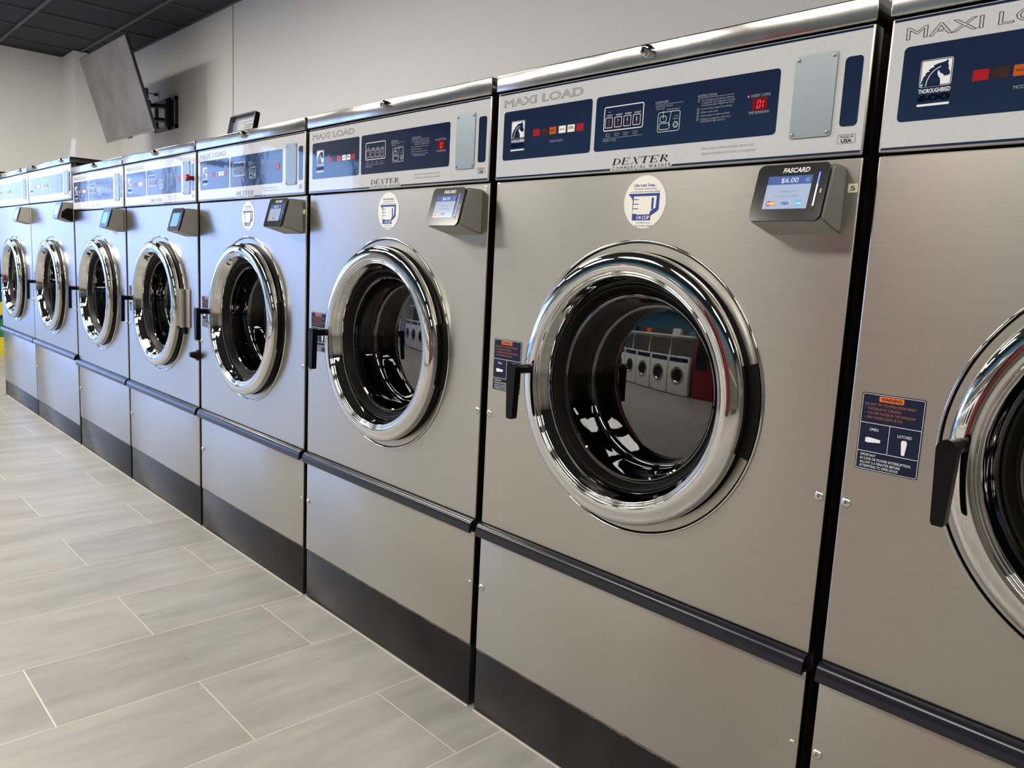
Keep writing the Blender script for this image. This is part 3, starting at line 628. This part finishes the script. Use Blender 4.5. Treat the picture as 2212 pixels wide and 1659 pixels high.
    for xx in (0.0092, W-0.0098):
        for zz in (0.678, 0.293):
            b = MB(); screw(b, xx, 0.0, zz, rr0 if xx < 0.1 or zz > 0.5 else rr0*0.55); b.build('screw', root)
    # hinge cover at the right of the door
    b = MB(); n = 20; a0, a1 = math.radians(-18), math.radians(17); out = []
    for i in range(n+1): a_ = a0+(a1-a0)*i/n; out.append((cx+0.2525*math.cos(a_), cz+0.2525*math.sin(a_)))
    for i in range(n+1): a_ = a1+(a0-a1)*i/n; out.append((cx+0.229*math.cos(a_), cz+0.229*math.sin(a_)))
    b.ext(out, -0.0050, 0.004, 'rubber'); b.build('hinge_cover', root)

def warning(parent, x0=0.0150, z1=0.8370, cx=None):
    x1, z0 = x0+0.0825, z1-0.1065; Y = -0.0004; b = MB()
    b.rect(x0, x1, z0, z1, Y, 'lnavy', 0.003); b.frame(x0+0.0012, x1-0.0012, z0+0.0012, z1-0.0012, 0.0006, Y-0.0002, 'white', 0.0025); Y2 = Y-0.0002
    zb, zc = z0+0.0255, z0+0.0650
    b.rect(x0+0.0015, x1-0.0015, zb, zb+0.0007, Y2, 'white'); b.rect(x0+0.0015, x1-0.0015, zc, zc+0.0007, Y2, 'white'); b.rect(x0+0.0405, x0+0.0411, zb, zc, Y2, 'white')
    b.rect(x0+0.0230, x0+0.0550, z1-0.0105, z1-0.0030, Y2, 'orange', 0.0015); b.text('WARNING', x0+0.0390, z1-0.0088, 0.0044, Y2-0.0002, 'ink', w=0.0270, al='C', bold=0.02)
    for i, t in enumerate(('DO NOT TRY TO OPEN DOOR WHEN', '  THE DRUM IS TURNING', '  YOU SEE WATER IN THE WINDOW', '  ANY MODE LIGHT IS ON')):
        t_ = t.strip(); b.text(t_, x0+0.0055+(0.0035 if i else 0), z1-0.0168-0.0060*i, 0.0038, Y2, 'rustt', w=0.00232*len(t_))
        if i: b.disc(x0+0.0062, z1-0.0150-0.0060*i, 0.0006, Y2, 'rustt', 8)
    b.text('OPEN', x0+0.0205, zc-0.0100, 0.0040, Y2, 'white', al='C', w=0.0115); b.text('LATCHED', x0+0.0610, zc-0.0130, 0.0040, Y2, 'white', al='C', w=0.0180)
    def lev(ax, az, dx, dz):
        px, pz = -dz, dx; o = [(ax-dx*0.0035+px*s_*0.6, az-dz*0.0035+pz*s_*0.6) for s_ in (-0.0045, 0.0045)]
        b.poly([[(ax+px*-0.0038, az+pz*-0.0038), o[0], o[1], (ax+px*0.0038, az+pz*0.0038), (ax+dx*0.0165+px*0.0020, az+dz*0.0165+pz*0.0020), (ax+dx*0.0165-px*0.0020, az+dz*0.0165-pz*0.0020)]], Y2, 'white')
    lev(x0+0.0140, zc-0.0230, 1, 0); lev(x0+0.0610, zc-0.0195, 0, -1)
    for i, t in enumerate(('IMPORTANT', 'IN CASE OF POWER INTERRUPTION.', 'ALLOW 2-3 MINUTES BEFORE', 'ATTEMPTING TO OPEN DOOR')): b.text(t, x0+0.0065, zb-0.0060-0.0052*i, 0.0036, Y2, 'white', w=0.00222*len(t))
    return b.build('warning_label', parent)

def soap(parent, cx=0.3755, cz=1.1020):
    b = MB(); R = 0.0437; Y = -0.0004; b.disc(cx, cz, R, Y, 'stick', 64); Y -= 0.0002
    def q(u, v): return (cx+(u-820)/400*R*1.005, cz-(v-1010)/490*R)      # sticker-picture coordinates
    b.poly([[q(500, 850), q(1100, 850), q(1095, 1150), q(1060, 1190), q(950, 1265), q(950, 1350), q(600, 1350), q(590, 960)], [q(610, 900), q(600, 1225), q(680, 1225), q(680, 1240), q(925, 1240), q(940, 1180), q(1035, 1120), q(1045, 900)][::-1]], Y, 'blue')
    for vv in (960, 1045, 1130): a0, a1 = q(600, vv-7), q(705, vv+7); b.rect(a0[0], a1[0], a1[1], a0[1], Y-0.0001, 'blue')
    a0, a1 = q(955, 930), q(992, 1150); b.rect(a0[0], a1[0], a1[1], a0[1], Y-0.0001, 'blue', 0.0015)
    def tx(t, v, h, wpx, m_='blue', u=820, bold=0): p = q(u, v); b.text(t, p[0], p[1], h, Y-0.0002, m_, w=wpx/400*R, al='C', bold=bold)
    tx('Use Less Soap...', 720, 0.0048, 430, bold=0.012); tx('For cleaner clothes and to', 775, 0.0026, 420); tx('prevent washers from over sudsing', 828, 0.0026, 550)
    tx('1/4 CUP', 1330, 0.0062, 240, 'stick', 810, 0.02); tx('Un 1/4 de taza es', 1405, 0.0026, 270); tx('todo lo que necesita', 1462, 0.0028, 320)
    return b.build('soap_sticker', parent)

def numtag(parent, t, x0, x1, z0, z1, mt='cream', y=-0.0008):
    b = MB(); b.box(x0, x1, y, 0.0, z0, z1, mt)
    if t: b.text(t, (x0+x1)/2, z0+(z1-z0)*0.24, (z1-z0)*0.52, y-0.0003, 'ink', al='C', w=(x1-x0)*0.50)
    return b.build('number_tag', parent, label='small cream tag' + (' printed %s' % t if t else ''))

def display(ctl, t):
    b = MB(); b.rect(0.5655, 0.5900, 1.2285, 1.2460, -0.0060, 'ledbg', 0.001)
    n_ = len(t); x_ = 0.5735 if n_ == 2 else 0.5752
    for i, ch in enumerate(t): digit(b, ch, x_+i*0.0075 - (0.003 if ch == '1' else 0), 1.2316, 0.0046, 0.0105, -0.0065, 'led')
    b.build('time_display', ctl, label='red lit digits %s' % t)

# ------------------------------------------------------------------ the row of washers
ZS = dict(K=0.1486, T=0.4390, P=0.1532+1.0, C=0.3226+1.0, L=1.3558)
ZB = dict(K=0.0988, T=0.4564, P=1.2078, C=1.3792, L=1.4081)
W1, W7, G = 0.7366, 0.8445, 0.0201
GROUP = 'front load washers in the row against the wall'
proto = empty('washing_machine', (0.0201, 0, 0), 'stainless washer cut off by the right edge of the photo', 'washing machine', GROUP)
make_washer(proto, W1, ZS, 0.3715, 0.7830); warning(proto)
xs = [-W1-k*(W1+G) for k in range(5)]
labs = ['stainless washer showing 01, the tag 5 beside its card reader',
        'stainless washer with the tag 4 and a white round soap sticker',
        'stainless washer with a grey dispenser lid standing open on its top',
        'stainless washer with a bare grey door hinge and a red push button',
        'stainless washer with a wire loop under its reader, beside the taller washers']
Ws = [proto]
for xx, lb in zip(xs, labs):
    c = copy_tree(proto); c.location = (xx, 0, 0); c['label'] = lb; Ws.append(c)
def child(o, name):
    for ch in o.children:
        if ch.name.split('.')[0] == name: return ch
xb7 = -3.7873-W7; xb8 = xb7-0.015-W7
big = empty('washing_machine', (xb7, 0, 0), 'taller wide washer with a clear sheet standing on its two-lock lid', 'washing machine', GROUP)
make_washer(big, W7, ZB, 0.4240, 0.777); warning(big, 0.03, 0.835)
big2 = copy_tree(big); big2.location = (xb8, 0, 0); big2['label'] = 'leftmost washer, tall and wide, at the far end beside the blue cabinet'
for i, o in enumerate(Ws):
    ctl = child(o, 'control_panel')
    display(ctl, '01' if i < 2 else '0')
    if i in (1, 2, 3): soap(o)
make_reader(Ws[1], 0.7145, 1.1407, barw=True); make_reader(Ws[2], 0.7130, 1.1390); make_reader(Ws[3], 0.7150, 1.1405)
make_reader(Ws[4], 0.7340, 1.1300, False, 'cyan'); make_reader(Ws[5], 0.7120, 1.1465, False, 'cyan')
make_reader(big, 0.8280, 1.1935, False, 'split', True); make_reader(big2, 0.8280, 1.1900, False, 'split')
numtag(Ws[1], '5', 0.7203, 0.7338, 1.1050, 1.1170); numtag(Ws[2], '4', 0.7206, 0.7296, 1.1365, 1.1466, 'stick'); numtag(Ws[3], '', 0.7180, 0.7315, 1.1020, 1.1140)
# exposed hinge of the fourth small washer from the left, in place of the black cover
o = Ws[4]; hc = child(o, 'hinge_cover'); bpy.data.objects.remove(hc)
b = MB(); hx = 0.3715+0.2345
b.box(hx+0.004, hx+0.062, -0.004, 0.0, 0.716, 0.852, 'hinge', 0.001)
b.tube([(hx+0.016, -0.011, 0.714), (hx+0.016, -0.011, 0.852)], 0.0095, 'hinge', 18)
for z0_, z1_ in ((0.718, 0.754), (0.756, 0.816), (0.818, 0.850)): b.tube([(hx-0.004, -0.016, z0_), (hx-0.004, -0.016, z1_)], 0.0100, 'hinge', 18)
b.box(hx-0.024, hx+0.010, -0.020, -0.008, 0.722, 0.848, 'hinge', 0.002); b.box(hx+0.002, hx+0.022, -0.008, 0.0, 0.690, 0.712, 'rubber', 0.001)
b.build('door_hinge', o, label='bare grey metal hinge')
b = MB(); b.lathe([(0.0001, -0.030), (0.010, -0.030), (0.0125, -0.027), (0.0125, -0.020), (0.008, -0.016), (0.008, -0.005)], 0.7080, 1.2350, 'redl', 24); b.build('push_button', o, label='red mushroom push button')
b = MB(); b.ext([(0.7300, 0.606), (0.7400, 0.608), (0.7400, 0.642), (0.7300, 0.644)], -0.006, 0.0, 'rubber'); b.tube([(0.735, 0.0, 0.625), (0.735, -0.030, 0.629)], [0.017, 0.008], 'rubber', 12); b.build('rubber_wedge', o)
# loop of wire under the reader
o = Ws[5]; pts = [(0.700, -0.010, 1.056)]
for k in range(15): a_ = 2*PI*k/14; pts.append((0.672+0.0*k+0.010*math.cos(a_)*(1), -0.020-0.008*math.sin(a_), 1.0475+0.0045*math.sin(a_)))
pts.append((0.690, -0.014, 1.042)); b = MB(); b.tube(pts, 0.0006, 'ink', 6); b.build('wire_loop', o)
# open dispenser lid on the third
o = Ws[3]; b = MB(); LW, LH = 0.196, 0.112
b.T = Matrix.Translation((0.030, 0.085, 1.335)) @ Matrix.Rotation(math.radians(-11), 4, 'X')
b.ext(rr(0, LW, 0, LH, 0.010), 0.0, 0.004, 'tray');
A_, B_ = rr(0, LW, 0, LH, 0.010), rr(0.004, LW-0.004, 0.004, LH-0.004, 0.007)
b.add([(p, -0.012, q) for p, q in A_]+[(p, -0.012, q) for p, q in B_], [[i, (i+1) % 20, 20+(i+1) % 20, 20+i] for i in range(20)], 'rubber')
b.add([(p, -0.012, q) for p, q in A_]+[(p, 0.004, q) for p, q in A_], [[i, (i+1) % 20, 20+(i+1) % 20, 20+i] for i in range(20)], 'rubber')
b.add([(p, -0.012, q) for p, q in B_]+[(p, 0.0, q) for p, q in B_], [[i, (i+1) % 20, 20+(i+1) % 20, 20+i] for i in range(20)], 'tray')
b.frame(0.038, 0.168, 0.018, 0.088, 0.001, -0.0005, 'ink', 0.006); b.rect(0.098, 0.099, 0.019, 0.087, -0.0005, 'ink')
for k in range(6): b.rect(0.106, 0.160-0.004*(k % 3), 0.074-0.008*k, 0.077-0.008*k, -0.0005, 'ink')
for k in range(2): b.rect(0.052, 0.084, 0.056-0.012*k, 0.061-0.012*k, -0.0005, 'ink')
b.tube([(0.012, -0.002, LH-0.012), (0.012, -0.008, LH-0.012)], 0.005, 'ink', 10); b.tube([(LW-0.012, -0.002, LH-0.012), (LW-0.012, -0.008, LH-0.012)], 0.005, 'ink', 10)
b.build('dispenser_lid', o, label='grey plastic dispenser lid standing open')
# clear sheet standing on the taller washer
b = MB(); q = [(-4.664, 1.4085), (-4.548, 1.4085), (-4.477, 1.566), (-4.552, 1.588)]
b.ext(q, 0.0, 0.0012, 'acry'); b.line([(-4.664, 1.4085), (-4.552, 1.588)], 0.003, -0.0004, 'acrye')
b.v = [Vector((v.x, v.y+0.2, v.z)) for v in b.v]
tag(b.build('clear_sheet'), 'thin see-through plastic sheet standing on the taller washer lid', 'sheet')

# foot of the last washer, at its outer corner
b = MB(); b.box(-0.004, 0.018, -0.012, 0.030, 0.0, 0.004, 'hinge'); b.box(-0.003, 0.000, 0.000, 0.028, 0.0, 0.098, 'hinge'); b.build('mounting_foot', big2)

# ------------------------------------------------------------------ television on its wall arm
tvx0, tvx1 = -7.385, -6.165; tl, tb = Vector((0, 0.995, 2.61)), Vector((0, 1.205, 1.93))
tv = empty('television', ((tvx0+tvx1)/2, 1.10, 2.27), 'large flat television tilted down on a wall arm above the washers', 'television')
ez = (tl-tb).normalized(); ny = ez.cross(Vector((1, 0, 0))); Mx = Matrix(((1, 0, 0), tuple(ny), tuple(ez))).transposed().to_4x4()
Mx.translation = Vector((tvx0, tb.y, tb.z))-tv.location; TW, TH = tvx1-tvx0, (tl-tb).length
b = MB(); b.T = Mx; b.box(0, TW, 0.0, 0.022, 0, TH, 'tvb', 0.003); b.box(0.25*TW, 0.75*TW, 0.022, 0.055, 0.06*TH, 0.62*TH, 'tvb', 0.01)
b.box(TW*0.5-0.05, TW*0.5+0.05, -0.004, 0.010, -0.010, 0.002, 'tvb', 0.002); b.build('case', tv)
b = MB(); b.T = Mx; b.rect(0.006, TW-0.006, 0.018, TH-0.006, -0.0015, 'tv'); b.build('screen', tv)
b = MB(); b.T = Mx; b.rect(0.0, TW, 0.0, 0.016, -0.0018, 'hinge'); b.build('bottom_bezel', tv)
tvm = tv; OFF = Matrix.Translation(Vector((-7.05, YB-0.002, 2.22))-tv.location)
b = MB(); b.T = OFF; fx0, fx1, fz0, fz1 = -0.26, 0.26, -0.15, 0.12
for a0, a1, c0, c1 in ((fx0, fx1, fz1-0.03, fz1), (fx0, fx1, fz0, fz0+0.03), (fx1-0.014, fx1, fz0, fz1), (fx0, fx0+0.03, fz0, fz1), (0.06, 0.16, fz0, fz1)): b.box(a0, a1, -0.022, 0.0, c0, c1, 'tvb')
tvm = b.build('wall_bracket', tv, label='black folding steel wall bracket')
for zz in (-0.075, 0.045):
    b = MB(); b.T = OFF; b.tube([(0.10, -0.03, zz), (-0.02, -0.17, zz), (0.02, -0.16, zz), (0.30, -0.30, zz+0.02)], 0.020, 'tvb', 8); b.build('arm', tvm)
b = MB(); b.T = OFF; b.box(0.10, 0.14, -0.06, -0.022, -0.13, 0.10, 'tvb'); b.build('pivot', tvm); b = MB(); b.T = OFF; b.box(-0.06, 0.0, -0.20, -0.14, -0.12, 0.09, 'tvb'); b.build('pivot', tvm)
b = MB(); b.T = OFF; b.box(0.18, 0.42, -0.390, -0.30, -0.06, 0.11, 'tvb'); b.build('screen_bracket', tvm)
so = empty('wall_outlet', (-7.285, YB, 2.41), 'small white wall outlet behind the television', 'outlet')
b = MB(); b.box(-0.036, 0.036, -0.005, 0, -0.034, 0.036, 'plast', 0.002); b.build('plate', so)
b = MB(); b.box(-0.012, 0.012, -0.03, -0.005, -0.012, 0.012, 'ink', 0.002); b.tube([(0, -0.03, 0), (-0.02, -0.10, 0.01), (-0.06, -0.20, -0.02), (-0.10, -0.33, -0.10)], 0.004, 'ink', 8); tag(b.build('power_cord'), 'black power cord from the outlet to the television', 'cord').location = so.location

# ------------------------------------------------------------------ blue cabinet at the far left
vc = empty('vending_cabinet', (-7.64, 0.45, 0), 'dark blue vending cabinet with yellow and green bands, past the far end of the row', 'vending machine')
b = MB(); b.box(-0.60, 0.0, -0.75, 0.0, 0.0, 1.575, 'vblue', 0.004); b.build('body', vc)
b = MB(); b.box(-0.61, 0.01, -0.76, 0.01, 1.575, 1.60, 'ink', 0.004); b.build('top_edge', vc)
b = MB(); b.box(0.0, 0.004, -0.72, 0.0, 1.42, 1.56, 'vteal'); b.build('header_panel', vc)
b = MB(); b.box(0.0, 0.004, -0.75, 0.0, 0.36, 0.475, 'yell'); b.box(0.0, 0.004, -0.75, 0.0, 0.17, 0.32, 'pgreen'); b.box(0.0, 0.004, -0.75, 0.0, 0.0, 0.165, 'yell')
b.tube([(0.006, -0.045, 0.13), (0.006, -0.035, 0.09), (0.006, -0.045, 0.05), (0.006, -0.07, 0.045)], 0.004, 'ink', 6); b.build('graphic_panel', vc)

# ------------------------------------------------------------------ across the aisle: seen only mirrored in the doors and glass
ac = empty('aisle_washer', (-7.0, -4.1, 0), 'white washer across the aisle, seen only mirrored in the doors', 'washing machine', 'white washers across the aisle')
b = MB(); b.box(0, 0.66, -0.7, 0, 0.02, 0.96, 'plast', 0.01); b.build('body', ac)
b = MB(); b.T = Matrix.Translation((0, 0, 0)) @ Matrix.Diagonal((1, -1, 1, 1)); b.lathe([(0.20, -0.001), (0.20, -0.03), (0.17, -0.035), (0.15, -0.02)], 0.33, 0.5, 'chrome', 32); b.disc(0.33, 0.5, 0.15, -0.02, 'ink', 32); b.build('door', ac)
b = MB(); b.box(0.03, 0.63, 0.0, 0.006, 0.82, 0.92, 'navy'); b.build('control_strip', ac)
ORD = ('first', 'second', 'third', 'fourth', 'fifth', 'sixth', 'seventh')
ac['label'] = 'white washer across the aisle, first from the left, seen only mirrored'
for k in range(1, 7):
    c = copy_tree(ac); c.location = (-7.0+0.70*k, -4.1, 0); c['label'] = 'white washer across the aisle, %s from the left, seen only mirrored' % ORD[k]
b = MB(); b.box(-7.1, -2.12, -4.95, -4.35, 1.46, 1.50, 'plast', 0.004)
for k in range(6): b.box(-7.0+0.96*k, -6.96+0.96*k, -4.70, -4.66, 0.962, 1.46, 'plast')
tag(b.build('shelf'), 'long white shelf above the washers across the aisle, seen only mirrored', 'shelf')
for k, (xx, mm, ww) in enumerate(((-6.2, 'plast', .3), (-5.2, 'vblue', .25), (-4.3, 'copper', .22), (-3.1, 'plast', .3), (-2.5, 'vteal', .3))):
    b = MB(); b.box(xx, xx+ww, -4.8, -4.55, 1.501, 1.501+0.16+0.04*(k % 2), mm, 0.02)
    tag(b.build('storage_box'), '%s box on the shelf across the aisle, seen only mirrored' % ('white left', 'dark blue', 'orange', 'white right', 'teal')[k], 'box', 'boxes on the shelf across the aisle')
rv = empty('vending_machine', (-2.02, -4.15, 0), 'red vending machine across the aisle, seen only mirrored in the near door', 'vending machine')
b = MB(); b.box(0, 0.70, -0.8, 0, 0, 1.85, 'vred', 0.01); b.build('body', rv)
b = MB(); b.box(0.06, 0.40, 0, 0.01, 0.7, 1.7, 'ink', 0.004); b.build('display_window', rv)
tb_ = empty('folding_table', (-0.6, -3.9, 0), 'grey topped folding table across the aisle, seen only mirrored', 'table')
b = MB(); b.box(0, 2.0, -0.7, 0, 0.86, 0.90, 'plast', 0.005); b.build('tabletop', tb_)
for xx, yy in ((0.05, -0.05), (1.95, -0.05), (0.05, -0.65), (1.95, -0.65)): b = MB(); b.box(xx-0.03, xx+0.03, yy-0.03, yy+0.03, 0, 0.86, 'hinge'); b.build('leg', tb_)
